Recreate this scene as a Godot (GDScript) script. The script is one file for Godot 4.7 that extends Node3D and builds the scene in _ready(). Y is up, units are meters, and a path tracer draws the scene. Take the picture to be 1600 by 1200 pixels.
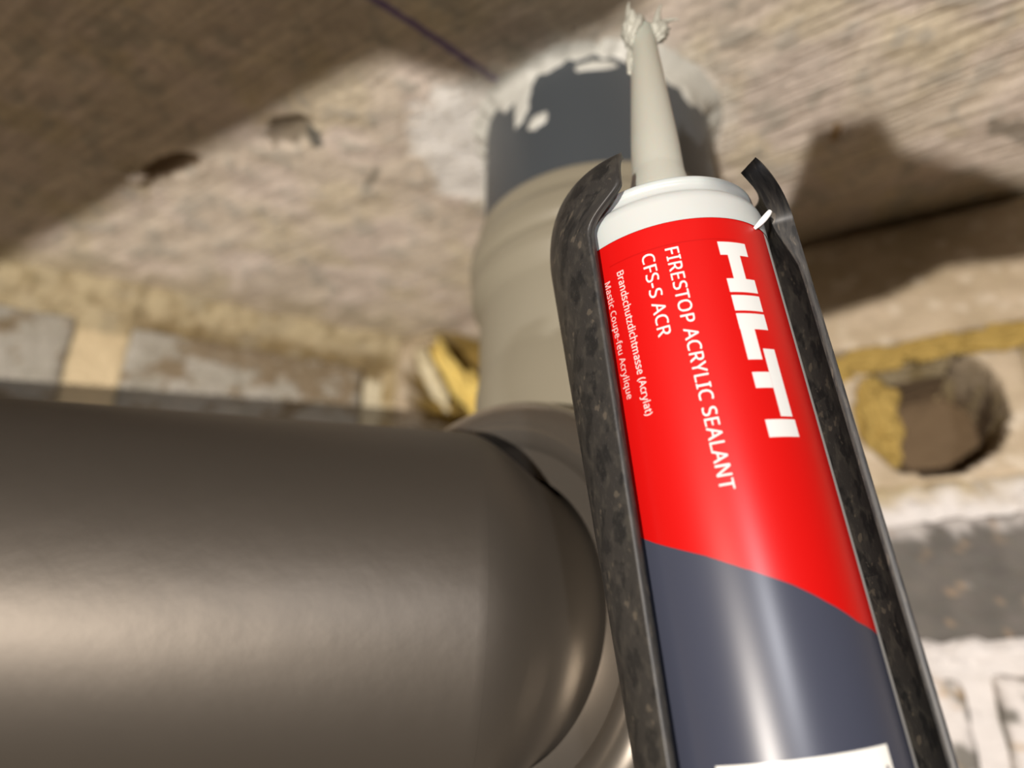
extends Node3D
# A sealant cartridge in a caulking gun held up to a pipe that passes through a concrete soffit.
# Working coordinates put the lens at the origin; O lifts them to the room (floor at y = 0).
const O := Vector3(0, 1.7, 0)
const CEIL := 0.274
# axis frame of the cartridge: T at the cap, A towards the nozzle, Q towards the front of the label, R to its right
const T := Vector3(0.035227, 0.110370, -0.151465)
const K := 0.92                                   # cartridge 46 mm across
const A := Vector3(-0.12958707, 0.9887679, 0.07446628)
const Q := Vector3(-0.28448695, -0.10901657, 0.95246132)
const R := Vector3(0.94988124, 0.10224199, 0.2954187)
const V := Vector3(0.042, 0, -0.297)              # axis of the vertical pipe
const CORNER := Vector3(-0.0968, 0, -0.5087)
const LD := Vector3(-0.918, 0, 0.3966)            # along the left wall, away from the corner
const LN := Vector3(0.3966, 0, 0.918)
const RD := Vector3(0.911, 0, 0.4126)             # along the right wall
const RN := Vector3(-0.4126, 0, 0.911)

var used := {}
var n1 := FastNoiseLite.new()
var n2 := FastNoiseLite.new()

# ---------------------------------------------------------------- helpers
func noise(seed_: int, freq: float, oct := 4) -> FastNoiseLite:
	var n := FastNoiseLite.new()
	n.noise_type = FastNoiseLite.TYPE_SIMPLEX_SMOOTH
	n.seed = seed_; n.frequency = freq; n.fractal_octaves = oct
	return n

func sm(a: float, b: float, x: float) -> float:
	return smoothstep(a, b, x)

func thing(called: String, label: String, category: String, group := "") -> Node3D:
	var o := Node3D.new(); o.name = called
	add_child(o, true)
	o.set_meta("label", label); o.set_meta("category", category)
	if group != "": o.set_meta("group", group)
	return o

func part(called: String, mesh: Mesh, m: Material, parent: Node) -> MeshInstance3D:
	var o := MeshInstance3D.new(); o.name = called; o.mesh = mesh
	if m: o.material_override = m
	o.cast_shadow = GeometryInstance3D.SHADOW_CASTING_SETTING_ON
	parent.add_child(o, true)
	return o

func structure(called: String, mesh: Mesh, m: Material, label: String) -> MeshInstance3D:
	var o := part(called, mesh, m, self)
	o.set_meta("kind", "structure"); o.set_meta("label", label); o.set_meta("category", called.split("_")[0])
	return o

func mat(c: Color, rough := 0.6, metal := 0.0, spec := 0.5) -> StandardMaterial3D:
	var m := StandardMaterial3D.new()
	m.albedo_color = c; m.roughness = rough; m.metallic = metal; m.metallic_specular = spec
	return m

func vmat(rough := 0.9, bump: Texture2D = null, scale := 6.0, strength := 1.0) -> StandardMaterial3D:
	var m := mat(Color.WHITE, rough)
	m.vertex_color_use_as_albedo = true
	if bump:
		m.normal_enabled = true; m.normal_texture = bump; m.normal_scale = strength
		m.uv1_triplanar = true; m.uv1_world_triplanar = true; m.uv1_scale = Vector3.ONE * scale
	return m

# a grid of nu x nv points; wrap joins the last column to the first
func grid(nu: int, nv: int, p: PackedVector3Array, uv := PackedVector2Array(), col := PackedColorArray(), wrap := false, flip := false, keep := PackedByteArray()) -> ArrayMesh:
	var idx := PackedInt32Array()
	var nor := PackedVector3Array(); nor.resize(p.size())
	var mu := nu if wrap else nu - 1
	for j in nv - 1:
		for i in mu:
			var a := j * nu + i
			var b := j * nu + (i + 1) % nu
			var c := a + nu
			var d := b + nu
			if keep.size() and not (keep[a] or keep[b] or keep[c] or keep[d]): continue
			if flip: idx.append_array([a, c, b, b, c, d])
			else: idx.append_array([a, b, c, b, d, c])
	for k in range(0, idx.size(), 3):
		var q0 := idx[k]; var q1 := idx[k + 1]; var q2 := idx[k + 2]
		var n := (p[q2] - p[q0]).cross(p[q1] - p[q0])
		nor[q0] += n; nor[q1] += n; nor[q2] += n
	for k in nor.size(): nor[k] = nor[k].normalized() if nor[k].length_squared() > 0.0 else Vector3.UP
	var ar := []; ar.resize(Mesh.ARRAY_MAX)
	ar[Mesh.ARRAY_VERTEX] = p; ar[Mesh.ARRAY_NORMAL] = nor; ar[Mesh.ARRAY_INDEX] = idx
	if uv.size(): ar[Mesh.ARRAY_TEX_UV] = uv
	if col.size(): ar[Mesh.ARRAY_COLOR] = col
	var m := ArrayMesh.new()
	m.add_surface_from_arrays(Mesh.PRIMITIVE_TRIANGLES, ar)
	return m

# a profile of (radius, distance) turned about an axis; points along +axis should run with the outside on the profile's right
func lathe(prof: Array, at: Vector3, axis: Vector3, seg := 72) -> ArrayMesh:
	axis = axis.normalized()
	var e1 := axis.cross(Vector3(0.31, 0.2, 0.93)).normalized()
	var e2 := axis.cross(e1)
	var p := PackedVector3Array()
	for q in prof:
		for i in seg:
			var f := TAU * i / seg
			p.append(at + axis * q[1] + (e1 * cos(f) + e2 * sin(f)) * q[0])
	return grid(seg, prof.size(), p, PackedVector2Array(), PackedColorArray(), true, false)

func lathe_k(prof: Array, at: Vector3, axis: Vector3, seg := 72) -> ArrayMesh:
	return lathe(prof.map(func(q): return [q[0] * K, q[1] * K]), at, axis, seg)

# rounds the corners of a (radius, distance) profile
func soft(prof: Array, r := 0.0008, n := 4) -> Array:
	var out := []
	for k in prof.size():
		var b := Vector2(prof[k][0], prof[k][1])
		if k == 0 or k == prof.size() - 1: out.append([b.x, b.y]); continue
		var a := Vector2(prof[k - 1][0], prof[k - 1][1]); var c := Vector2(prof[k + 1][0], prof[k + 1][1])
		var da := minf(r, a.distance_to(b) * 0.45); var dc := minf(r, c.distance_to(b) * 0.45)
		var s := b + (a - b).normalized() * da; var e := b + (c - b).normalized() * dc
		for i in n + 1:
			var t := float(i) / n
			var v := s.lerp(b, t).lerp(b.lerp(e, t), t)
			out.append([v.x, v.y])
	return out

# a tube along a path; radius may be a number or a function of the index
func tube(path: PackedVector3Array, rad, seg := 64, caps := true) -> ArrayMesh:
	var p := PackedVector3Array()
	var t0 := (path[1] - path[0]).normalized()
	var up := t0.cross(Vector3(0.21, 0.95, 0.23)).normalized()
	var n := path.size()
	for k in n:
		var t := (path[mini(k + 1, n - 1)] - path[maxi(k - 1, 0)]).normalized()
		up = (up - t * up.dot(t)).normalized()
		var w := t.cross(up)
		var r: float = rad if rad is float else rad[k]
		if caps and k == 0:
			for i in seg: p.append(path[0])
		for i in seg:
			var f := TAU * i / seg
			p.append(path[k] + (up * cos(f) + w * sin(f)) * r)
		if caps and k == n - 1:
			for i in seg: p.append(path[k])
	return grid(seg, p.size() / seg, p, PackedVector2Array(), PackedColorArray(), true, false)

# box with bevelled edges, centred, with its own axes
func box(size: Vector3, xf := Transform3D.IDENTITY, bev := 0.002) -> ArrayMesh:
	var st := SurfaceTool.new(); st.begin(Mesh.PRIMITIVE_TRIANGLES)
	bev = minf(bev, minf(size.x, minf(size.y, size.z)) * 0.45)
	var h := size / 2
	var pts := []
	for s in 8:
		var sg := Vector3(1 if s & 1 else -1, 1 if s & 2 else -1, 1 if s & 4 else -1)
		pts.append([Vector3(h.x, h.y - bev, h.z - bev) * sg, Vector3(h.x - bev, h.y, h.z - bev) * sg, Vector3(h.x - bev, h.y - bev, h.z) * sg])
	var polys := []
	for ax in 3:
		var b1: int = 1 << ((ax + 1) % 3); var b2: int = 1 << ((ax + 2) % 3); var b0: int = 1 << ax
		for side in 2:
			var o: int = b0 if side else 0
			polys.append([pts[o][ax], pts[o | b1][ax], pts[o | b1 | b2][ax], pts[o | b2][ax]])
		for c in 4:
			var o2: int = (b1 if c & 1 else 0) | (b2 if c & 2 else 0)
			polys.append([pts[o2][(ax + 1) % 3], pts[o2 | b0][(ax + 1) % 3], pts[o2 | b0][(ax + 2) % 3], pts[o2][(ax + 2) % 3]])
	for s in 8: polys.append([pts[s][0], pts[s][1], pts[s][2]])
	for q in polys:
		var mid := Vector3.ZERO
		for v in q: mid += v
		var nn: Vector3 = (q[2] - q[0]).cross(q[1] - q[0])
		if nn.dot(mid) < 0: q.reverse()
		for k in range(1, q.size() - 1):
			for v in [q[0], q[k], q[k + 1]]: st.add_vertex(xf * (v as Vector3))
	st.generate_normals()
	return st.commit()

# a flat outline (3-D points in one plane) given a thickness
func plate(pts: Array, thick: Vector3) -> ArrayMesh:
	var st := SurfaceTool.new(); st.begin(Mesh.PRIMITIVE_TRIANGLES)
	var flat := PackedVector2Array()
	var nrm := thick.normalized()
	var e1: Vector3 = (pts[1] - pts[0]).normalized(); e1 = (e1 - nrm * e1.dot(nrm)).normalized()
	var e2 := nrm.cross(e1)
	for q in pts: flat.append(Vector2(e1.dot(q), e2.dot(q)))
	var tri := Geometry2D.triangulate_polygon(flat)
	for k in range(0, tri.size(), 3):
		var t3 := [pts[tri[k]], pts[tri[k + 1]], pts[tri[k + 2]]]
		if (t3[2] - t3[0]).cross(t3[1] - t3[0]).dot(nrm) < 0: t3.reverse()
		for v in t3: st.add_vertex(v + thick * 0.5)
		t3.reverse()
		for v in t3: st.add_vertex(v - thick * 0.5)
	for k in pts.size():
		var a: Vector3 = pts[k]; var b: Vector3 = pts[(k + 1) % pts.size()]
		for v in [a + thick * 0.5, b + thick * 0.5, a - thick * 0.5, b + thick * 0.5, b - thick * 0.5, a - thick * 0.5]: st.add_vertex(v)
	st.generate_normals()
	return st.commit()

func merged(list: Array) -> ArrayMesh:
	var st := SurfaceTool.new()
	for m in list: st.append_from(m, 0, Transform3D.IDENTITY)
	return st.commit()

func bump_texture(seed_: int, freq: float, size := 256, strength := 4.0) -> ImageTexture:
	var im := noise(seed_, freq, 5).get_seamless_image(size, size)
	im.convert(Image.FORMAT_RGBA8)
	im.bump_map_to_normal_map(strength)
	return ImageTexture.create_from_image(im)

# ---------------------------------------------------------------- scene
func _ready() -> void:
	camera_and_light()
	room()
	soffit()
	walls()
	pipes()
	sealant()
	foam()
	cartridge()
	gun()

func camera_and_light() -> void:
	var cam := Camera3D.new(); cam.name = "camera"
	cam.position = O; cam.rotation_degrees = Vector3(25, 0, 0)
	cam.fov = 53.13; cam.near = 0.01; cam.far = 20
	var at := CameraAttributesPhysical.new()
	at.frustum_focal_length = 24.0
	at.exposure_aperture = 6.3
	at.frustum_focus_distance = 0.164
	cam.attributes = at
	cam.keep_aspect = Camera3D.KEEP_HEIGHT
	add_child(cam)
	cam.fov = 53.13
	cam.current = true
	var env := Environment.new()
	env.background_mode = Environment.BG_COLOR
	env.background_color = Color(0.0, 0.0, 0.0)
	env.tonemap_mode = Environment.TONE_MAPPER_LINEAR
	env.tonemap_exposure = 1.0
	env.sdfgi_enabled = true; env.ssao_enabled = true; env.ssil_enabled = true
	var we := WorldEnvironment.new(); we.environment = env
	add_child(we)
	work_lamp()
	head_lamp()

func area(at: Vector3, towards: Vector3, size: Vector2, color: Color, energy: float, parent: Node) -> void:
	var l := AreaLight3D.new(); l.name = "lamp_light"
	l.area_size = size; l.light_color = color; l.light_energy = energy
	l.area_normalize_energy = true
	l.shadow_enabled = true
	parent.add_child(l, true)
	l.look_at_from_position(at, towards, Vector3.UP)

const LAMP := Vector3(-0.40, -0.385, 0.95)
func work_lamp() -> void:
	var aim := Vector3(0.03, 0.12, -0.3)
	var w := thing("work_lamp", "black site lamp with added plates shaped to shade the soffit on a tripod", "lamp")
	var f := (aim - LAMP).normalized()
	var b := Basis.looking_at(f, Vector3.UP)
	var dark := mat(Color(0.06, 0.06, 0.065), 0.6)
	part("housing", box(Vector3(0.05, 0.045, 0.04), Transform3D(b, O + LAMP - f * 0.028), 0.004), dark, w)
	var glow := mat(Color.WHITE)
	glow.emission_enabled = true; glow.emission = Color(1.0, 0.93, 0.82); glow.emission_energy_multiplier = 2.0
	part("led_lens", box(Vector3(0.012, 0.012, 0.002), Transform3D(b, O + LAMP - f * 0.0065), 0.0006), glow, w)
	area(O + LAMP, O + aim, Vector2(0.0025, 0.0025), Color(1.0, 0.96, 0.915), 2.75, w)
	# added unseen plate, its outline cut to the shadow edges on the soffit
	var cut := [Vector2(-0.60, -0.571), Vector2(-0.295, -0.386), Vector2(-0.075, -0.2525), Vector2(-0.055, -0.243), Vector2(-0.01, -0.262), Vector2(0.012, -0.243), Vector2(0.04, -0.228), Vector2(0.075, -0.185), Vector2(0.10, 0.02), Vector2(0.10, 0.55), Vector2(-1.0, 0.55), Vector2(-1.0, -0.571)]
	var pts := []
	for q in cut: pts.append(O + LAMP.lerp(Vector3(q.x, CEIL, q.y), 0.25))
	part("shadow_plate", plate(pts, Vector3(0, 0.0012, 0)), dark, w)
	# second added plate, shaped to darken the soffit right of the cartridge
	pts = []
	for q in [[0.150, -0.292], [0.178, -0.285], [0.20, -0.309], [0.248, -0.322], [0.30, -0.345], [0.36, -0.42], [0.275, -0.43], [0.258, -0.47], [0.225, -0.50], [0.19, -0.49], [0.165, -0.43]]:
		pts.append(O + LAMP.lerp(Vector3(q[0], CEIL, q[1]), 0.25))
	part("side_shadow_plate", plate(pts, Vector3(0, 0.0012, 0)), dark, w)
	# stand
	part("pole", tube(PackedVector3Array([O + LAMP - f * 0.03 + Vector3(0, -0.02, 0), Vector3(LAMP.x, 0.35, LAMP.z + 0.03)]), 0.009, 24), dark, w)
	for k in 3:
		var an := TAU * k / 3.0 + 0.5
		part("leg", tube(PackedVector3Array([Vector3(LAMP.x, 0.5, LAMP.z + 0.03), Vector3(LAMP.x + cos(an) * 0.35, 0.007, LAMP.z + 0.03 + sin(an) * 0.35)]), 0.007, 16), dark, w)

const LAMP2 := Vector3(0.10, -0.04, 0.60)
func head_lamp() -> void:
	var aim := Vector3(0.045, -0.04, -0.16)
	var w := thing("clip_lamp", "small black lamp with an added flat plate shading the soffit on a thin stand", "lamp")
	var f := (aim - LAMP2).normalized()
	var b := Basis.looking_at(f, Vector3.UP)
	var dark := mat(Color(0.06, 0.06, 0.065), 0.5)
	part("housing", box(Vector3(0.06, 0.05, 0.03), Transform3D(b, O + LAMP2 - f * 0.022), 0.004), dark, w)
	var glow := mat(Color.WHITE)
	glow.emission_enabled = true; glow.emission = Color(0.97, 0.98, 1.0); glow.emission_energy_multiplier = 2.0
	part("led_lens", box(Vector3(0.02, 0.014, 0.003), Transform3D(b, O + LAMP2 - f * 0.004), 0.0008), glow, w)
	area(O + LAMP2, O + aim, Vector2(0.03, 0.012), Color(0.98, 0.98, 1.0), 0.27, w)
	part("top_shade_plate", box(Vector3(0.30, 0.0015, 0.18), Transform3D(b, O + LAMP2 + f * 0.07 + Vector3.UP * 0.040), 0.0004), dark, w)  # flat plate added to keep this beam off the soffit
	for k in [-1, 1]: part("shade_plate_arm", tube(PackedVector3Array([O + LAMP2 - f * 0.02 + Vector3(0.026 * k, 0.02, 0), O + LAMP2 - f * 0.015 + Vector3(0.05 * k, 0.040, 0)]), 0.0025, 12), dark, w)
	part("pole", tube(PackedVector3Array([O + LAMP2 - f * 0.022 + Vector3(0, -0.02, 0), Vector3(LAMP2.x, 0.012, LAMP2.z + 0.03)]), 0.007, 20), dark, w)
	part("foot", lathe(soft([[0.0, 0.0], [0.11, 0.0], [0.11, 0.008], [0.02, 0.016], [0.0, 0.016]]), Vector3(LAMP2.x, 0, LAMP2.z + 0.03), Vector3.UP, 48), dark, w)

func wall_slab(called: String, a: Vector3, dir: Vector3, nrm: Vector3, length: float, m: Material, label: String) -> MeshInstance3D:
	var xf := Transform3D(Basis(dir, Vector3.UP, dir.cross(Vector3.UP)), O + a + dir * length / 2 - nrm * 0.1 + Vector3.UP * (CEIL - 1.7) / 2)
	return structure(called, box(Vector3(length, 1.7 + CEIL + 0.02, 0.2), xf, 0.001), m, label)

func room() -> void:
	var nt := bump_texture(5, 0.03)
	var con := mat(Color(0.26, 0.21, 0.15), 0.92)
	con.normal_enabled = true; con.normal_texture = nt; con.uv1_triplanar = true; con.uv1_world_triplanar = true; con.uv1_scale = Vector3.ONE * 2.5
	structure("floor", box(Vector3(3.6, 0.1, 2.6), Transform3D(Basis.IDENTITY, Vector3(0, -0.05, 0.45)), 0.001), con, "grey concrete cellar floor")
	wall_slab("wall_back", Vector3(-1.7, 0, 1.4), Vector3(1, 0, 0), Vector3(0, 0, -1), 3.4, con, "plain grey cellar wall behind the lamps")
	wall_slab("wall_side_left", Vector3(-1.47, 0, -0.2), Vector3(0, 0, 1), Vector3(1, 0, 0), 1.7, con, "plain cellar wall where the waste pipe leaves")
	wall_slab("wall_side_right", Vector3(1.45, 0, -0.2), Vector3(0, 0, 1), Vector3(-1, 0, 0), 1.7, con, "plain cellar wall beyond the brick wall")

# ---------------------------------------------------------------- concrete soffit
func blob(x: float, z: float, cx: float, cz: float, rx: float, rz: float, turn := 0.0) -> float:
	var dx := x - cx; var dz := z - cz
	var c := cos(turn); var s := sin(turn)
	var a := (dx * c + dz * s) / rx; var b := (-dx * s + dz * c) / rz
	return sqrt(a * a + b * b)

func soffit() -> void:
	var x0 := -0.55; var x1 := 0.5; var z0 := -0.62; var z1 := -0.05
	var W := 1050; var H := 570
	var big := noise(11, 9.0, 4); var mid := noise(12, 38.0, 4); var fine := noise(13, 170.0, 3)
	var tint := noise(14, 14.0, 3); var streak := noise(15, 1.0, 3); var edge := noise(16, 90.0, 4)
	var im := Image.create(W, H, false, Image.FORMAT_RGB8)
	var hm := Image.create(W, H, false, Image.FORMAT_RGBA8)
	var ca := cos(deg_to_rad(32)); var sa := sin(deg_to_rad(32))
	for j in H:
		var z := z0 + (z1 - z0) * (j + 0.5) / H
		for i in W:
			var x := x0 + (x1 - x0) * (i + 0.5) / W
			var along := x * ca + z * sa; var across := -x * sa + z * ca
			var b := big.get_noise_2d(x, z); var m := mid.get_noise_2d(x, z); var f := fine.get_noise_2d(x, z)
			var k := streak.get_noise_2d(along * 14.0, across * 260.0)
			var right := sm(0.06, 0.16, x)
			var c := Color(0.80, 0.755, 0.695)
			c = c.lerp(Color(0.81, 0.762, 0.72), sm(-0.2, 0.3, tint.get_noise_2d(x + 3.0, z)))            # pinkish cement in patches
			c = c.lerp(Color(0.79, 0.745, 0.66), sm(0.05, 0.45, tint.get_noise_2d(x, z)))   # yellowish laitance
			c = c.lerp(Color(0.68, 0.66, 0.62), sm(0.12, 0.5, -m + 0.3 * b) * 0.7)
			c = c * (1.05 + 0.07 * f + 0.06 * b + 0.13 * k)
			var h := 0.5 + 0.16 * m + 0.10 * f + (0.06 + 0.30 * right) * k
			# chipped spots and dark pits
			var e := edge.get_noise_2d(x, z) * 0.5
			var d := blob(x, z, -0.110, -0.2905, 0.017, 0.010, 0.4) + e
			if d < 1.0: c = c.lerp(Color(0.42, 0.38, 0.32), 0.75 * sm(1.0, 0.7, d)); h -= 0.25 * sm(1.0, 0.6, d)
			d = blob(x, z, -0.0985, -0.297, 0.004, 0.011, 0.1) + e
			if d < 1.0: c = c.lerp(Color(0.33, 0.33, 0.31), 0.8 * sm(1.0, 0.6, d))
			d = blob(x, z, -0.075, -0.327, 0.003, 0.014, -0.5) + e
			if d < 1.0: c = c.lerp(Color(0.44, 0.43, 0.39), 0.6 * sm(1.0, 0.5, d))
			d = blob(x, z, -0.180, -0.3165, 0.022, 0.0075, 0.45) + e * 0.7
			if d < 1.0: c = c.lerp(Color(0.36, 0.28, 0.19), 0.85 * sm(1.0, 0.7, d)); h -= 0.3 * sm(1.0, 0.5, d)
			d = blob(x, z, -0.201, -0.3235, 0.007, 0.005, 0.4) + e
			if d < 1.0: c = c.lerp(Color(0.80, 0.75, 0.70), sm(1.0, 0.6, d)); h += 0.2
			d = blob(x, z, -0.046, -0.2835, 0.003, 0.003) + e
			if d < 1.0: c = c.lerp(Color(0.62, 0.45, 0.28), 0.7)
			d = blob(x, z, 0.16, -0.292, 0.002, 0.006, 0.2) + e
			if d < 1.0: c = c.lerp(Color(0.60, 0.46, 0.26), 0.7)
			d = blob(x, z, 0.255, -0.292, 0.02, 0.008, -0.3) + e
			if d < 1.0: c = c.lerp(Color(0.40, 0.38, 0.34), 0.5)
			# mortar smeared along the wall heads
			var dl := Vector3(x - CORNER.x, 0, z - CORNER.z).dot(LN)
			if dl < 0.05: c = c.lerp(Color(0.66, 0.61, 0.51), 0.6 * sm(0.05, 0.01, dl + 0.02 * m + 0.01 * f))
			# purple chalk line
			var pa := Vector2(-0.0561, -0.2174); var pb := Vector2(-0.004, -0.262)
			var pd := (pb - pa).normalized(); var pr := Vector2(x, z) - pa
			var t := pr.dot(pd)
			if t < (pb - pa).length() and t > -0.12:
				var off := absf(pr.cross(pd)) + 0.0004 * f
				if off < 0.0022: c = c.lerp(Color(0.44, 0.37, 0.60), 0.9 * sm(0.0022, 0.0010, off))
			# white filler wiped round the pipe
			var rp := Vector2(x - V.x, z - V.z)
			var rr := rp.length() - 0.056; var an := rad_to_deg(atan2(rp.y, rp.x))
			if rr < 0.05:
				var left := sm(60.0, 20.0, absf(absf(an) - 180.0) + (0.0 if an < 0 else 12.0))
				var reach := 0.011 + 0.024 * left + 0.010 * m + 0.006 * edge.get_noise_2d(x * 2.0, z * 2.0)
				var wgt := sm(reach + 0.004, reach - 0.006, rr)
				c = c.lerp(Color(0.93, 0.925, 0.91), wgt * clampf((0.5 + 0.6 * left) * (0.95 + 0.5 * f), 0.0, 1.0))
				h += 0.15 * wgt
			im.set_pixel(i, j, Color(clampf(c.r, 0, 1), clampf(c.g, 0, 1), clampf(c.b, 0, 1)))
			h = clampf(h, 0, 1)
			hm.set_pixel(i, j, Color(h, h, h))
	hm.bump_map_to_normal_map(3.0)
	var m3 := mat(Color.WHITE, 0.9)
	m3.albedo_texture = ImageTexture.create_from_image(im)
	m3.normal_enabled = true; m3.normal_texture = ImageTexture.create_from_image(hm); m3.normal_scale = 1.0
	var nu := 300; var nv := 164
	var p := PackedVector3Array(); var uv := PackedVector2Array()
	for j in nv:
		var z := z0 + (z1 - z0) * j / (nv - 1.0)
		for i in nu:
			var x := x0 + (x1 - x0) * i / (nu - 1.0)
			var y := CEIL + 0.0022 * big.get_noise_2d(x, z) + 0.0010 * mid.get_noise_2d(x, z)
			y += 0.004 * sm(1.0, 0.5, blob(x, z, -0.180, -0.3165, 0.022, 0.0075, 0.45))
			y -= 0.004 * sm(1.0, 0.4, blob(x, z, -0.200, -0.3235, 0.008, 0.006, 0.4))
			y += 0.003 * sm(1.0, 0.5, blob(x, z, -0.110, -0.2905, 0.017, 0.010, 0.4))
			p.append(O + Vector3(x, y, z)); uv.append(Vector2((x - x0) / (x1 - x0), (z - z0) / (z1 - z0)))
	var ceiling := structure("ceiling", box(Vector3(3.6, 0.2, 2.6), Transform3D(Basis.IDENTITY, O + Vector3(0, CEIL + 0.106, 0.45)), 0.001), mat(Color(0.56, 0.51, 0.45), 0.92), "rough grey concrete soffit above the pipe")
	part("soffit_face", grid(nu, nv, p, uv, PackedColorArray(), false, false), m3, ceiling)

# ---------------------------------------------------------------- brick walls
# one brick: a displaced, coloured front with sides; u along the wall, y up, d out of the wall
func brick(parent: Node, dir: Vector3, nrm: Vector3, u0: float, u1: float, y0: float, y1: float, d: float, colour: int, m: Material, dent := 0) -> void:
	var st := 0.0028
	var nu := int((u1 - u0) / st) + 4; var nv := int((y1 - y0) / st) + 4
	var p := PackedVector3Array(); var col := PackedColorArray()
	for j in nv:
		for i in nu:
			var u := lerpf(u0, u1, clampf((i - 1.0) / (nu - 3.0), 0, 1)); var y := lerpf(y0, y1, clampf((j - 1.0) / (nv - 3.0), 0, 1))
			var e := minf(minf(u - u0, u1 - u), minf(y - y0, y1 - y))
			var w := 0.0012 * n1.get_noise_3d(u * 60, y * 60, d * 900) + 0.0006 * n2.get_noise_2d(u * 220, y * 220)
			var out := d + w - 0.0035 * pow(clampf(1.0 - e / 0.005, 0, 1), 2.0)
			if dent == 1: out -= cored(u, y)
			if dent == 2: out -= pocket_depth(u, y)
			if i == 0 or j == 0 or i == nu - 1 or j == nv - 1: out = d - 0.03
			var wob := 0.0012 * n2.get_noise_2d(u * 40 + 7, y * 40) * sm(0.004, 0.0, e)
			p.append(O + CORNER + dir * (u + wob) + nrm * out + Vector3.UP * (y + wob))
			col.append(brick_colour(colour, u, y))
	part("brick", grid(nu, nv, p, PackedVector2Array(), col, false, dir.cross(Vector3.UP).dot(nrm) > 0), m, parent)

func lin(r: int, g: int, b: int) -> Color:
	return Color8(r, g, b).srgb_to_linear()


func cored(u: float, y: float) -> float:
	var q := Vector2(u - 0.343, y - 0.157).length() + 0.0015 * n2.get_noise_2d(u * 90, y * 90)
	return 0.062 * sm(0.0350, 0.0315, q)

func pocket_depth(u: float, y: float) -> float:     # broken-out pocket beside the pipe
	var q := Vector2((u - 0.075) / 0.055, (y - 0.235) / 0.045).length() + 0.12 * n2.get_noise_2d(u * 60, y * 60)
	return 0.032 * sm(1.0, 0.8, q)

func grey_tone(u: float, y: float) -> Color:
	var c := lin(166, 161, 152).lerp(lin(142, 137, 124), 0.5 + 0.5 * n1.get_noise_2d(u * 30, y * 30))
	var s := n1.get_noise_2d(u * 28 + 9, y * 36) + 0.35 * n2.get_noise_2d(u * 150, y * 150)
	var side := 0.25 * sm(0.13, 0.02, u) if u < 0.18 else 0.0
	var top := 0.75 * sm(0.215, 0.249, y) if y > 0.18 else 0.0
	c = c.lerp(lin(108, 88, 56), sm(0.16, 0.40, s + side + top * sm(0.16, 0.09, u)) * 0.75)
	c = c.lerp(lin(176, 172, 160), sm(0.25, 0.5, n2.get_noise_2d(u * 60, y * 90)) * 0.4)
	return c

func pale_tone(u: float, y: float) -> Color:
	var c := lin(186, 170, 148).lerp(lin(158, 142, 116), 0.5 + 0.6 * n1.get_noise_2d(u * 22, y * 30))
	c = c.lerp(lin(206, 194, 176), sm(0.2, 0.5, n1.get_noise_2d(u * 50 + 4, y * 60)) * 0.6)
	if Vector2(u - 0.343, y - 0.157).length() < 0.033: c = lin(100, 82, 60)  # inside of the core hole coloured darker to stand in for shade
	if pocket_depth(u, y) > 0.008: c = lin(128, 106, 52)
	return c

func coal_tone(u: float, y: float) -> Color:
	var c := lin(84, 81, 77).lerp(lin(104, 99, 93), 0.5 + 0.7 * n1.get_noise_2d(u * 40, y * 40))
	var s := 0.8 * n1.get_noise_2d(u * 70, y * 80) + 0.25 * n2.get_noise_2d(u * 200, y * 200) + 0.9 * sm(0.084, 0.1, y + 0.006 * n1.get_noise_2d(u * 50, 2.0))
	c = c.lerp(lin(206, 200, 196), sm(0.35, 1.0, s) * 0.6)
	c = c.lerp(lin(150, 128, 104), sm(0.42, 0.6, n2.get_noise_2d(u * 80 + 2, y * 80)) * 0.8)
	return c

func limed_tone(u: float, y: float) -> Color:
	var s := n1.get_noise_2d(u * 26 + 5, y * 30) + 0.4 * n2.get_noise_2d(u * 110, y * 110)
	var c := lin(206, 200, 196).lerp(lin(116, 112, 105), sm(0.05, 0.3, s))
	return c.lerp(lin(170, 140, 96), sm(0.3, 0.55, n2.get_noise_2d(u * 50, y * 50)) * 0.6)

func red_tone(u: float, y: float) -> Color:
	return lin(160, 116, 78).lerp(lin(186, 152, 118), 0.5 + 0.7 * n1.get_noise_2d(u * 60, y * 60))

func brick_colour(k: int, u: float, y: float) -> Color:
	match k:
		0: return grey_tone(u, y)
		1: return pale_tone(u, y)
		2: return coal_tone(u, y)
		3: return limed_tone(u, y)
	return red_tone(u, y)

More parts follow.
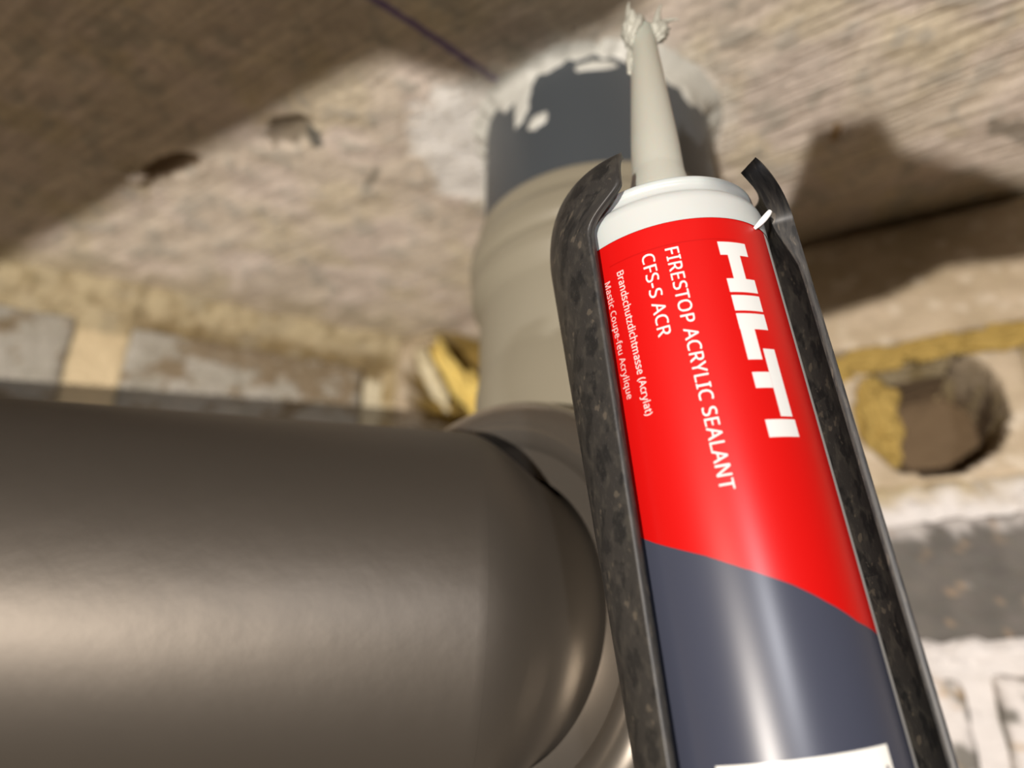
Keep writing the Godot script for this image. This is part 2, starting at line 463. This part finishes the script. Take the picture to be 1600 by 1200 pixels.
func walls() -> void:
	n1 = noise(21, 1.0, 3); n2 = noise(22, 1.0, 3)
	var bt := bump_texture(23, 0.04, 256, 5.0)
	var bm := vmat(0.93, bt, 9.0, 0.8)
	var mm := vmat(0.95, bt, 14.0, 1.0)
	# --- left wall
	var wl := wall_slab("wall_left", CORNER - LN * 0.012, LD, LN, 1.6, mat(Color(0.62, 0.55, 0.42), 0.95), "grey brick wall with beige mortar behind the waste pipe")
	var p := PackedVector3Array(); var col := PackedColorArray()
	var nu := 200; var nv := 150
	for j in nv:
		var y := lerpf(-0.28, CEIL + 0.006, j / (nv - 1.0))
		for i in nu:
			var u := lerpf(-0.02, 0.62, i / (nu - 1.0))
			var fillet := sm(0.243, 0.253, y + 0.006 * n1.get_noise_2d(u * 30, y * 30))
			var d := lerpf(-0.004, 0.0035, fillet) + 0.0016 * n1.get_noise_2d(u * 70, y * 70) + 0.0008 * n2.get_noise_2d(u * 200, y * 200)
			d += 0.008 * sm(0.262, CEIL, y) * (0.8 + 0.5 * n1.get_noise_2d(u * 40, 3.0))
			if u > 0.165 and u < 0.2: d += 0.003
			p.append(O + CORNER + LD * u + LN * d + Vector3.UP * y)
			var c := lin(174, 160, 130).lerp(lin(138, 123, 92), sm(0.0, 0.4, n1.get_noise_2d(u * 45, y * 60)) * 0.7)
			c = c.lerp(lin(104, 88, 52), sm(0.18, 0.5, n2.get_noise_2d(u * 70 + 3, y * 110)) * 0.6)
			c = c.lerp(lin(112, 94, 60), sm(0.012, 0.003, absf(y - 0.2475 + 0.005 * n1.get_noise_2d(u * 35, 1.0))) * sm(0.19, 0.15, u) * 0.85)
			c = c.lerp(lin(150, 140, 118), sm(0.1, 0.5, n1.get_noise_2d(u * 25 + 8, y * 40)) * 0.7)
			if u > 0.168 and u < 0.198 and y < 0.24: c = lin(200, 182, 148)
			if u < 0.012 and y < 0.24: c = lin(196, 186, 160)
			col.append(c)
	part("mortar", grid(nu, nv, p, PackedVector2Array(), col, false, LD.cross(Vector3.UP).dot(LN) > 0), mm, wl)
	for row in 6:
		var y1 := 0.249 - 0.075 * row
		for s in ([[0.012, 0.168], [0.198, 0.41], [0.422, 0.60]] if row % 2 == 0 else [[0.012, 0.08], [0.092, 0.30], [0.312, 0.52]]):
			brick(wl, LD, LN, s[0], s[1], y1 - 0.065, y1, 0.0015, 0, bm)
	# --- right wall
	var wr := wall_slab("wall_right", CORNER - RN * 0.078, RD, RN, 1.75, mat(Color(0.58, 0.52, 0.42), 0.95), "patchy brick wall with white mortar and a cored hole")
	p = PackedVector3Array(); col = PackedColorArray()
	nu = 190; nv = 170
	for j in nv:
		var y := lerpf(-0.30, CEIL + 0.006, j / (nv - 1.0))
		for i in nu:
			var u := lerpf(-0.01, 0.62, i / (nu - 1.0))
			var d := -0.005 + 0.002 * n1.get_noise_2d(u * 60, y * 60) + 0.001 * n2.get_noise_2d(u * 180, y * 180)
			var white := sm(0.118, 0.104, y + 0.008 * n2.get_noise_2d(u * 60, y * 40))
			var bed := sm(0.013, 0.008, absf(y - 0.108)) + sm(0.011, 0.006, absf(y - 0.035))
			d += 0.0075 * bed * (0.8 + 0.7 * n2.get_noise_2d(u * 90, y * 90))
			d -= cored(u, y) + pocket_depth(u, y)
			p.append(O + CORNER + RD * u + RN * d + Vector3.UP * y)
			var c := lin(170, 154, 122).lerp(lin(140, 122, 84), sm(-0.1, 0.4, n1.get_noise_2d(u * 40, y * 50)))
			c = c.lerp(lin(206, 201, 197), white)
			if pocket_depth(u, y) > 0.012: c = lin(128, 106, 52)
			col.append(c)
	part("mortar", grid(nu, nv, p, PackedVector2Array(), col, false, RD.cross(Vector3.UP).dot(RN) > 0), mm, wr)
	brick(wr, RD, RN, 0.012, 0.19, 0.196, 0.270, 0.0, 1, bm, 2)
	brick(wr, RD, RN, 0.202, 0.418, 0.196, 0.270, 0.004, 1, bm)
	brick(wr, RD, RN, 0.430, 0.60, 0.196, 0.270, 0.003, 1, bm)
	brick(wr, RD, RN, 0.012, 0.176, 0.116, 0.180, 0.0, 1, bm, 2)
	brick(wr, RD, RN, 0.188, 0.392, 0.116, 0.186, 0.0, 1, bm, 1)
	brick(wr, RD, RN, 0.404, 0.60, 0.116, 0.182, 0.001, 1, bm)
	brick(wr, RD, RN, 0.012, 0.26, 0.042, 0.100, 0.0, 2, bm)
	brick(wr, RD, RN, 0.272, 0.462, 0.042, 0.100, 0.001, 2, bm)
	brick(wr, RD, RN, 0.474, 0.60, 0.042, 0.100, 0.0, 2, bm)
	for row in 4:
		var y1 := 0.028 - 0.075 * row
		var o := 0.09 if row % 2 else 0.0
		brick(wr, RD, RN, 0.012, 0.13 + o, y1 - 0.063, y1, 0.001, 4, bm)
		brick(wr, RD, RN, 0.142 + o, 0.33 + o, y1 - 0.063, y1, 0.0, 4 if row else 3, bm)
		brick(wr, RD, RN, 0.342 + o, 0.52 + o, y1 - 0.063, y1, 0.001, 3, bm)

# ---------------------------------------------------------------- pipes
func pipes() -> void:
	var base := O + V
	var grain := bump_texture(31, 0.02, 256, 1.2)
	var up := Vector3.UP
	# dark pipe through the soffit
	var dp := thing("riser_pipe", "dark grey plastic pipe passing up through the concrete soffit", "pipe")
	var dm := mat(Color(0.265, 0.285, 0.305), 0.42)
	part("pipe_wall", lathe(soft([[0.0508, 0.135], [0.0548, 0.135], [0.0548, CEIL + 0.05], [0.0508, CEIL + 0.05], [0.0508, 0.135]]), base, up, 96), dm, dp)
	# taupe elbow with a socket
	var fm := mat(Color(0.54, 0.515, 0.45), 0.42)
	fm.normal_enabled = true; fm.normal_texture = grain; fm.uv1_triplanar = true; fm.uv1_scale = Vector3.ONE * 9; fm.normal_scale = 0.35
	var steel := mat(Color(0.33, 0.305, 0.275), 0.5, 0.6)
	steel.normal_enabled = true; steel.normal_texture = grain; steel.uv1_triplanar = true; steel.uv1_scale = Vector3.ONE * 9; steel.normal_scale = 0.3
	var bright := mat(Color(0.62, 0.59, 0.55), 0.27, 0.85)
	var el := thing("elbow_fitting", "taupe plastic elbow with beaded socket below the dark riser", "pipe fitting")
	part("socket", lathe(soft([[0.0550, 0.2110], [0.0572, 0.2105], [0.0580, 0.2070], [0.0582, 0.2010], [0.0606, 0.1975], [0.0612, 0.1900], [0.0606, 0.1870], [0.0588, 0.1850], [0.0600, 0.1825], [0.0602, 0.1760], [0.0572, 0.1705], [0.0562, 0.168], [0.0560, 0.1340], [0.0550, 0.1336]].map(func(q): return [q[0], q[1]]), 0.002), base, up, 96), fm, el)
	var g := Vector3(-0.643, 0, 0.766)
	var yb := 0.034; var rb := 0.060
	var path := PackedVector3Array(); var rad := []
	for k in 6: path.append(base + up * (0.1375 - 0.0085 * k)); rad.append(0.0574 if k else 0.0562)
	for k in range(1, 25):
		var f := PI / 2 * k / 24.0
		path.append(base + up * (yb + rb - rb * sin(f)) + g * (rb - rb * cos(f))); rad.append(0.0574)
	path.append(base + up * yb + g * 0.066); rad.append(0.0574)
	part("bend", tube(path, rad, 96, false), fm, el)
	var ring := [[0.0560, 0.060], [0.0590, 0.062]]
	for k in 25:
		var f := PI * 0.95 - PI * 1.30 * k / 24.0
		ring.append([0.0590 + 0.0088 * sin(f), 0.0755 + 0.0088 * cos(f)])
	ring.append([0.0440, 0.0790])
	part("bead", lathe(ring, base + up * yb, g, 160), bright, el)
	# horizontal pipe: short bend, then a straight run into the left wall
	var hp := thing("waste_pipe", "wide satin grey waste pipe running level to the left wall", "pipe")
	var w := Vector3(-0.98, 0.006, 0.19).normalized()
	var p0 := base + up * yb + g * 0.058
	path = PackedVector3Array()
	path.append(p0); path.append(p0 + g * 0.003)
	var ang := acos(g.dot(w)); var rbend := 0.036
	var side := (w - g * g.dot(w)).normalized()
	var p1 := p0 + g * 0.003
	for k in range(1, 21):
		var f := ang * k / 20.0
		path.append(p1 + g * (rbend * sin(f)) + side * (rbend * (1.0 - cos(f))))
	var neck := []
	for k in path.size(): neck.append(lerpf(0.0440, 0.0551, sm(8.0, 21.0, float(k))))
	part("angled_end", tube(path, neck, 96, false), steel, hp)
	var p2 := path[path.size() - 1]
	part("run", tube(PackedVector3Array([p2 - w * 0.002, p2 + w * 0.0005, p2 + w * 0.2, p2 + w * 0.78]), [0.0550, 0.0553, 0.0553, 0.0553], 128, false), steel, hp)

# ---------------------------------------------------------------- sealant on the riser
func sealant() -> void:
	var nz := noise(41, 1.0, 4)
	var nu := 260; var nv := 70
	var p := PackedVector3Array(); var keep := PackedByteArray()
	for j in nv:
		var y := lerpf(0.205, CEIL + 0.004, j / (nv - 1.0))
		for i in nu:
			var f := TAU * i / nu
			var dg := rad_to_deg(f)                       # 0 = +x, 90 = towards the lens
			var x := f * 0.055
			var n := nz.get_noise_3d(cos(f) * 2.2, sin(f) * 2.2, y * 30.0)
			var fine := nz.get_noise_3d(cos(f) * 7.0, sin(f) * 7.0, y * 120.0)
			var h := CEIL - y
			# ring in the angle with the soffit, ragged below
			var ragged := 0.006 + 0.004 * n + 0.004 * fine
			ragged += 0.010 * sm(16.0, 4.0, absf(dg - 138.0)) + 0.009 * sm(14.0, 5.0, absf(dg - 40.0)) + 0.008 * sm(25.0, 10.0, absf(dg - 62.0))
			var t := sm(ragged, ragged - 0.006, h) * (0.0014 + 0.006 * pow(clampf(1.0 - h / 0.009, 0, 1), 2.0) * (1.0 + 0.4 * n))
			# tongue and dabs left of the nozzle
			var tongue := blob(dg, h * 1000, 133.0, 16.0, 5.0, 14.0, -0.25) + 0.5 * fine
			t = maxf(t, 0.0014 * sm(1.0, 0.7, tongue))
			var dab := blob(dg, h * 1000, 124.0, 32.0, 5.5, 4.6, -0.2) + 0.5 * fine
			t = maxf(t, 0.0016 * sm(1.0, 0.6, dab))
			var smear := blob(dg, h * 1000, 187.0, 30.0, 12.0, 11.0) + 0.4 * fine
			t = maxf(t, 0.0016 * sm(1.0, 0.7, smear))
			var strip := blob(dg, h * 1000, 96.0, 9.0, 10.0, 3.0) + 0.4 * fine
			t = maxf(t, 0.0012 * sm(1.0, 0.6, strip))
			keep.append(1 if t > 0.0001 else 0)
			p.append(O + V + Vector3(cos(f), 0, sin(f)) * (0.0545 + t + 0.0004 * fine * sm(0.0, 0.001, t)) + Vector3.UP * y)
	var s := thing("sealant_ring", "ragged off-white sealant ring where the riser meets the soffit", "sealant")
	var m := mat(Color(0.76, 0.76, 0.735), 0.5)
	part("bead", grid(nu, nv, p, PackedVector2Array(), PackedColorArray(), true, true, keep), m, s)

# ---------------------------------------------------------------- yellow foam in the wall
func lump(at: Vector3, ax: Vector3, ay: Vector3, az: Vector3, seed_: int, rough := 0.28, seg := 64) -> ArrayMesh:
	var nz := noise(seed_, 1.4, 4)
	var p := PackedVector3Array()
	var rows := seg / 2
	for j in rows + 1:
		var th := PI * j / rows
		for i in seg:
			var f := TAU * i / seg
			var d := Vector3(sin(th) * cos(f), cos(th), sin(th) * sin(f))
			var k := 1.0 + rough * nz.get_noise_3dv(d * 1.1) + rough * 0.5 * nz.get_noise_3dv(d * 3.5 + Vector3.ONE * 5)
			p.append(at + (ax * d.x + ay * d.y + az * d.z) * k)
	return grid(seg, rows + 1, p, PackedVector2Array(), PackedColorArray(), true, (ax.cross(ay)).dot(az) > 0)

func on_right(u: float, y: float, d: float) -> Vector3:
	return O + CORNER + RD * u + RN * d + Vector3.UP * y

func foam() -> void:
	var fmat := mat(Color(0.88, 0.78, 0.45), 0.85)
	fmat.normal_enabled = true; fmat.normal_texture = bump_texture(51, 0.05, 256, 6.0); fmat.uv1_triplanar = true; fmat.uv1_scale = Vector3.ONE * 22
	var pocket := thing("foam_tuft", "yellow insulation tuft stuffed in the wall pocket beside the elbow", "insulation")
	var dn := Vector3(0, -1, 0)
	part("pale_flap", lump(on_right(0.046, 0.232, 0.002), RD * 0.008 + dn * 0.004, Vector3.UP * 0.024 - RD * 0.010, RN * 0.008, 61, 0.35), mat(Color(0.80, 0.76, 0.64), 0.85), pocket)
	part("wool", lump(on_right(0.066, 0.226, 0.000), RD * 0.008, Vector3.UP * 0.034 - RD * 0.020, RN * 0.010, 62, 0.5), fmat, pocket)
	part("wool", lump(on_right(0.086, 0.208, -0.002), RD * 0.009, Vector3.UP * 0.022 - RD * 0.012, RN * 0.010, 63, 0.5), fmat, pocket)
	var ochre := mat(Color(0.62, 0.52, 0.27), 0.85)
	ochre.normal_enabled = true; ochre.normal_texture = fmat.normal_texture; ochre.uv1_triplanar = true; ochre.uv1_scale = Vector3.ONE * 22
	var joint := thing("foam_strip", "ochre expanding foam squeezed along the joint over the cored hole", "insulation")
	var k := 0
	for q in [[0.292, 0.186, 0.020, 0.008], [0.322, 0.190, 0.019, 0.007], [0.352, 0.191, 0.020, 0.006], [0.384, 0.190, 0.020, 0.007], [0.416, 0.189, 0.022, 0.006], [0.452, 0.190, 0.022, 0.006]]:
		part("foam_lump", lump(on_right(q[0], q[1], -0.001), RD * q[2], Vector3.UP * q[3], RN * 0.006, 70 + k, 0.5), fmat if k > 3 else ochre, joint); k += 1
	var plug := thing("foam_plug", "ochre foam lump lodged in the left of the cored hole", "insulation")
	part("foam_lump", lump(on_right(0.317, 0.160, -0.014), RD * 0.014, Vector3.UP * 0.026, RN * 0.014, 80, 0.5), ochre, plug)

# ---------------------------------------------------------------- the cartridge
func ax(s: float, r: float, deg: float) -> Vector3:       # s and r in millimetres along and off the cartridge axis
	var f := deg_to_rad(deg)
	return O + T + A * (s * 0.001 * K) + (Q * cos(f) + R * sin(f)) * (r * 0.001 * K)

const PPM := 9.5
const S_TOP := -11.5
const S_END := -205.0
var cover := PackedFloat32Array()

# adds a triangle to the coverage mask, 3 x 3 samples a pixel
func fill(mask: Dictionary, a: Vector2, b: Vector2, c: Vector2) -> void:
	var den := (b - a).cross(c - a)
	if absf(den) < 1e-9: return
	var lo := a.min(b).min(c).floor(); var hi := a.max(b).max(c).ceil()
	for y in range(int(lo.y), int(hi.y) + 1):
		for x in range(int(lo.x), int(hi.x) + 1):
			var n := 0
			for k in 9:
				var q := Vector2(x + (k % 3) / 3.0 + 0.1667, y + (k / 3) / 3.0 + 0.1667)
				var w1 := (q - a).cross(c - a) / den; var w2 := (b - a).cross(q - a) / den
				if w1 >= 0 and w2 >= 0 and w1 + w2 <= 1: n += 1
			if n: mask[Vector2i(x, y)] = mask.get(Vector2i(x, y), 0.0) + n / 9.0

func label_px(s: float, deg: float, W: int) -> Vector2:
	return Vector2(W / 2.0 + deg_to_rad(deg) * 25.0 * PPM, (S_TOP - s) * PPM)

func text_on(im: Image, words: String, s0: float, s1: float, d0: float, d1: float, ink: Color) -> void:
	var font := SystemFont.new(); font.font_names = PackedStringArray(["Droid Sans"])
	var ref := TextMesh.new(); ref.font = font; ref.font_size = 64; ref.depth = 0.0; ref.text = "H"; ref.curve_step = 0.5
	var rb := ref.get_aabb()
	var tm := TextMesh.new(); tm.font = font; tm.font_size = 64; tm.depth = 0.0; tm.text = words; tm.curve_step = 0.5
	tm.horizontal_alignment = HORIZONTAL_ALIGNMENT_LEFT
	var tb := tm.get_aabb()
	var v := tm.get_faces()
	var mask := {}
	var W := im.get_width()
	# both meshes are centred in height on the line, so the capital H gives the baseline
	for k in range(0, v.size(), 3):
		var t := []
		for q in 3:
			var w := v[k + q]
			var s := lerpf(s0, s1, (w.x - tb.position.x) / tb.size.x)
			var d := lerpf(d0, d1, (w.y - rb.position.y) / rb.size.y)
			t.append(label_px(s, d, W))
		for o in [Vector2(0.45, 0), Vector2(-0.45, 0), Vector2(0, 0.45), Vector2(0, -0.45)]: fill(mask, t[0] + o, t[1] + o, t[2] + o)
	for px in mask:
		if px.x >= 0 and px.y >= 0 and px.x < W and px.y < im.get_height():
			im.set_pixelv(px, im.get_pixelv(px).lerp(ink, minf(mask[px], 1.0) * ink.a))

func bar(im: Image, s0: float, s1: float, d0: float, d1: float, ink: Color) -> void:
	var W := im.get_width()
	var a := label_px(s0, d0, W); var b := label_px(s1, d1, W)
	var mask := {}
	fill(mask, a, Vector2(b.x, a.y), b); fill(mask, a, b, Vector2(a.x, b.y))
	for px in mask: im.set_pixelv(px, im.get_pixelv(px).lerp(ink, minf(mask[px], 1.0) * ink.a))

func cartridge() -> void:
	var W := int(TAU * 25.0 * PPM); var H := int((S_TOP - S_END) * PPM)
	var im := Image.create(W, H, false, Image.FORMAT_RGB8)
	var redc := Color8(184, 13, 11); var slate := Color8(58, 61, 74)
	im.fill(redc)
	var wave := [[-180, -70], [-60, -75.0], [-36.8, -80.2], [-12.3, -84.9], [7.7, -89.4], [22.6, -92.8], [36.0, -96.4], [52.5, -100.7], [78.1, -105.0], [110, -112], [180, -70]]
	for x in W:
		var deg := (x - W / 2.0) / PPM / 25.0 * 180.0 / PI
		var s := -80.0
		for k in wave.size() - 1:
			if deg >= wave[k][0] and deg <= wave[k + 1][0]:
				var p0: float = wave[maxi(k - 1, 0)][1]; var p3: float = wave[mini(k + 2, wave.size() - 1)][1]
				s = cubic_interpolate(wave[k][1], wave[k + 1][1], p0, p3, (deg - wave[k][0]) / float(wave[k + 1][0] - wave[k][0]))
		var y := int((S_TOP - s) * PPM)
		im.fill_rect(Rect2i(x, y, 1, H - y), slate)
	var white := Color8(204, 205, 203)
	# the maker's word in block letters, reading down the tube, tops to the right
	var b0 := 28.3; var b1 := 45.6
	for q in [[-18.0, -21.4, b0, b1], [-27.3, -30.7, b0, b1], [-21.3, -27.4, 32.4, 40.0],
			[-31.4, -35.2, b0 + 0.2, b1], [-35.8, -39.6, b0 + 0.2, b1], [-39.5, -46.7, b0 + 0.3, 36.8],
			[-44.1, -59.4, 38.7, b1 + 0.6], [-49.5, -53.1, b0 + 0.6, 38.8], [-60.0, -63.8, b0 + 1.0, b1 + 1.6]]:
		bar(im, q[0], q[1], q[2], q[3], white)
	text_on(im, "FIRESTOP ACRYLIC SEALANT", -18.2, -73.2, 1.0, 7.8, white)
	text_on(im, "CFS-S ACR", -18.2, -38.3, -11.4, -4.8, white)
	text_on(im, "Brandschutzdichtmasse (Acrylat)", -19.6, -54.3, -26.4, -22.4, Color(white, 0.9))
	text_on(im, "Mastic Coupe-feu Acrylique", -20.6, -49.2, -35.4, -31.6, Color(white, 0.8))
	# fine edge of the overprint, the white box at the foot and its dark mark
	bar(im, -17.2, -17.45, -30, 40, Color(0.62, 0.02, 0.02, 0.6))
	for x in range(int(label_px(0, -27, W).x), int(label_px(0, 49, W).x)):
		var y := int(label_px(-121.8, 0, W).y)
		im.fill_rect(Rect2i(x, y, 1, 500), Color8(232, 230, 222))
	bar(im, -125.0, -127.5, 45.0, 46.6, Color8(40, 44, 60))
	bar(im, -126.5, -129.0, 46.2, 47.6, Color8(40, 44, 60))
	bar(im, -127.0, -128.0, -20, 40, Color8(60, 62, 70))
	bar(im, -131.0, -131.8, -20, 36, Color8(60, 62, 70))
	# unprinted strip where the wrap ends
	bar(im, S_TOP - 0.1, S_END + 1, 71.0, 96.0, Color8(206, 204, 198))
	var lm := mat(Color.WHITE, 0.33, 0.0, 0.45)
	lm.albedo_texture = ImageTexture.create_from_image(im)
	var grain := noise(91, 0.05, 4).get_seamless_image(256, 256)
	grain.convert(Image.FORMAT_RGBA8); grain.bump_map_to_normal_map(0.6)
	lm.normal_enabled = true; lm.normal_texture = ImageTexture.create_from_image(grain); lm.normal_scale = 0.25
	var c := thing("sealant_cartridge", "red and slate sealant cartridge with white block lettering and white nozzle", "cartridge")
	var nu := 145; var p := PackedVector3Array(); var uv := PackedVector2Array()
	for j in 30:
		var s := lerpf(S_TOP, S_END, j / 29.0)
		for i in nu:
			var t := i / (nu - 1.0)
			p.append(ax(s, 25.0, lerpf(-180, 180, t))); uv.append(Vector2(t, j / 29.0))
	lm.normal_enabled = false
	part("printed_tube", grid(nu, 30, p, uv, PackedColorArray(), false, false), lm, c)
	var wm := mat(Color(0.72, 0.73, 0.72), 0.32)
	wm.subsurf_scatter_enabled = true; wm.subsurf_scatter_strength = 0.15
	var at := O + T
	part("shoulder", lathe_k(soft([[0.0252, -0.0118], [0.0252, -0.0055], [0.0247, -0.0040], [0.0236, -0.0032], [0.0234, -0.0014], [0.0240, -0.0006], [0.0238, 0.0006], [0.0222, 0.0012], [0.0195, 0.0004], [0.0120, -0.0002], [0.0105, 0.004], [0.0105, 0.008], [0.0, 0.008]], 0.0007), at, A, 128), wm, c)
	part("foot_rim", lathe_k(soft([[0.0, -0.2045], [0.0235, -0.2045], [0.0235, -0.2065], [0.0252, -0.2065], [0.0252, -0.2040], [0.0249, -0.2040]].map(func(q): return [q[0], q[1]])), at, A, 96), wm, c)
	# nozzle: a slender cone, leaning a little
	var n0 := at + A * 0.002 + R * 0.0015
	var n1_ := O + Vector3(0.0389, 0.1936, -0.1635) * K
	var nd := (n1_ - n0); var nl := nd.length() / K
	var nm := mat(Color(0.66, 0.66, 0.62), 0.4)
	nm.subsurf_scatter_enabled = true; nm.subsurf_scatter_strength = 0.2
	var noz := part("nozzle", lathe_k(soft([[0.0088, 0.0], [0.0086, 0.008], [0.0078, 0.012], [0.0070, 0.016], [0.0066, 0.026], [0.0034, nl - 0.001], [0.0030, nl], [0.0014, nl], [0.0012, nl - 0.004]], 0.0012), n0, nd, 72), nm, c)
	# torn sealant at the tip
	var rm := mat(Color(0.70, 0.70, 0.66), 0.5)
	var e := nd.normalized(); var e1 := e.cross(Vector3(0, 0, 1)).normalized(); var e2 := e.cross(e1)
	e1 = -e1 if e1.x < 0 else e1
	var tip := n0 + nd
	part("torn_sealant", lump(tip - e1 * 0.0022 - e * 0.001, e1 * 0.0030, e * 0.0062, e2 * 0.0036, 95, 0.4, 48), rm, noz)
	part("torn_sealant", lump(tip - e1 * 0.0040 - e * 0.013, e1 * 0.0011, e * 0.0045, e2 * 0.0014, 96, 0.5, 40), rm, noz)
	part("torn_sealant", lump(tip + e1 * 0.0040 - e * 0.0015, e1 * 0.0030, e * 0.0034 + e1 * 0.0008, e2 * 0.0026, 97, 0.4, 40), rm, noz)
	for q in [[0.004, 0.0, 0.0065, 0.004, 0.0105, 0.0035, 0.0009], [0.0042, 0.0, 0.0045, 0.006, 0.0062, 0.0095, 0.0010], [-0.003, 0.002, -0.0036, 0.0065, -0.0028, 0.0105, 0.0009]]:
		var path := PackedVector3Array(); var rad := []
		for k in 9:
			var t := k / 8.0
			var a := Vector2(q[0], q[1]).lerp(Vector2(q[2], q[3]), t).lerp(Vector2(q[2], q[3]).lerp(Vector2(q[4], q[5]), t), t)
			path.append(tip + e1 * a.x + e * a.y); rad.append(lerpf(q[6] * 1.5, 0.0002, t))
		part("sealant_wisp", tube(path, rad, 12), rm, noz)
	# loose sliver of film by the label's upper edge
	var film := PackedVector3Array(); var fr := []
	for k in 9:
		var t := k / 8.0
		film.append(ax(-12.6 + 3.0 * t + 1.0 * t * t, 25.1 + 3.4 * t, 58.0 + 7.0 * t)); fr.append(lerpf(0.00035, 0.0007, sin(t * PI * 0.8)))
	part("film_sliver", tube(film, fr, 10), mat(Color(0.92, 0.92, 0.92), 0.15), c)

# ---------------------------------------------------------------- the caulking gun
func gun() -> void:
	var gm := mat(Color.WHITE, 0.5, 0.0, 0.5)
	# worn black paint: scuffs, clay dust
	var im := Image.create(512, 512, false, Image.FORMAT_RGB8)
	var a := noise(101, 0.012, 4); var b := noise(102, 0.05, 3); var cc := noise(103, 0.004, 3)
	for y in 512:
		for x in 512:
			var c := Color8(46, 44, 42)
			c = c.lerp(Color8(62, 59, 54), sm(-0.1, 0.5, a.get_noise_2d(x * 1.6, y * 1.0)) * 0.8)
			c = c.lerp(Color8(26, 26, 26), sm(0.05, 0.4, a.get_noise_2d(x + 900, y * 0.8)) * 0.8)
			c = c.lerp(Color8(98, 89, 77), sm(0.40, 0.6, cc.get_noise_2d(x * 3.0, y * 3.0) + 0.25 * b.get_noise_2d(x, y)) * 0.6)
			c = c.lerp(Color8(90, 87, 84), sm(0.45, 0.6, b.get_noise_2d(x * 4.0 + 50, y * 0.8)) * 0.5)
			im.set_pixel(x, y, c)
	gm.albedo_texture = ImageTexture.create_from_image(im)
	var g := thing("caulking_gun", "worn black steel caulking gun cradling the red cartridge", "caulking gun")
	# cradle: a trough round the back of the tube whose front end closes over the shoulder
	var nu := 121; var rows := []
	for k in 42: rows.append(lerpf(-212.0, -10.0, k / 41.0))
	for k in range(1, 25): rows.append(-10.0 + k / 24.0)      # the last 24 rows are stretched below
	var outer := PackedVector3Array(); var inner := PackedVector3Array(); var uv := PackedVector2Array()
	for j in rows.size():
		for i in nu:
			var v := i / (nu - 1.0)
			var fr := clampf((j - 41) / 24.0, 0, 1)
			var s: float = rows[j] if j < 42 else 0.0
			var left := 0.0; var right := 0.0
			# where along the dome this row lies depends on the side
			var rough_deg := lerpf(78.0, 330.0, v)
			var smax := 5.0 if rough_deg < 110 else lerpf(5.0, 8.0, (rough_deg - 110) / 90) if rough_deg < 200 else lerpf(8.0, 12.5, minf((rough_deg - 200) / 90, 1.0))
			if j >= 42: s = lerpf(-10.0, smax, fr)
			left = -32.0 - 10.0 * clampf((-18.0 - s) / 103.0, -0.2, 1.4)
			left = lerpf(left, -12.0, sm(-9.0, 1.0, s))
			right = lerpf(82.0, 60.0, sm(-8.0, 4.0, s))
			var deg := lerpf(right, 360.0 + left, v)
			var wide := 2.6 * sm(0.22, 0.04, v)
			var r := 29.4 + wide
			if s > -8.0: r = 18.0 + wide + (29.4 - 18.0) * sqrt(maxf(0.0, 1.0 - pow((s + 8.0) / 21.5, 2.0)))
			var slope := 0.0 if s <= -8.0 else clampf((s + 8.0) / 24.0, 0, 1)
			outer.append(ax(s, r, deg)); inner.append(ax(s - 1.7 * slope - 1.5 * slope * sm(0.16, 0.05, v), r - 1.8 * (1.0 - 0.5 * slope) - 3.2 * sm(0.16, 0.05, v) * sm(-22.0, -6.0, s), deg))
			uv.append(Vector2(v * 3.0, s * 0.024))
	# closed sheet: outer face, rim, inner face as one wrapped strip per row
	var p := PackedVector3Array(); var puv := PackedVector2Array()
	for j in rows.size():
		for i in nu: p.append(outer[j * nu + i]); puv.append(uv[j * nu + i])
		for i in range(nu - 1, -1, -1): p.append(inner[j * nu + i]); puv.append(uv[j * nu + i] + Vector2(0.3, 0.2))
	for i in nu * 2:      # front edge: pinch the sheet shut
		var k := (rows.size() - 1) * nu * 2
		var o := k + (nu * 2 - 1 - i)
		p.append((p[k + i] + p[o]) * 0.5); puv.append(puv[k + i])
	part("cradle", grid(nu * 2, rows.size() + 1, p, puv, PackedColorArray(), true, false), gm, g)
	# rear plate, thrust rod, grip and trigger behind the tube
	part("rear_plate", lathe_k(soft([[0.0, -0.208], [0.0292, -0.208], [0.0292, -0.213], [0.0, -0.213]]), O + T, A, 72), gm, g)
	part("thrust_rod", tube(PackedVector3Array([O + T - A * 0.19, O + T - A * 0.36]), 0.004, 20), mat(Color(0.6, 0.6, 0.6), 0.35, 1.0), g)
	var bs := Basis(R, A, -R.cross(A) * -1.0)
	var grip := PackedVector3Array(); var gr := []
	for k in 14:
		var t := k / 13.0
		grip.append(ax(-218 - 60 * t - 25 * t * t, 6.0 + 60.0 * t, 180.0)); gr.append(0.014 - 0.003 * sin(t * PI))
	part("grip", tube(grip, gr, 28), gm, g)
	var trig := PackedVector3Array(); var tr := []
	for k in 12:
		var t := k / 11.0
		trig.append(ax(-208 - 50 * t, 30.0 + 50.0 * t, 180.0) + A * 0.004 * sin(t * PI)); tr.append(0.006)
	part("trigger", tube(trig, tr, 20), gm, g)
	part("frame_block", box(Vector3(0.032, 0.026, 0.046), Transform3D(Basis(R, A, R.cross(A)), O + T - A * 0.209), 0.004), gm, g)
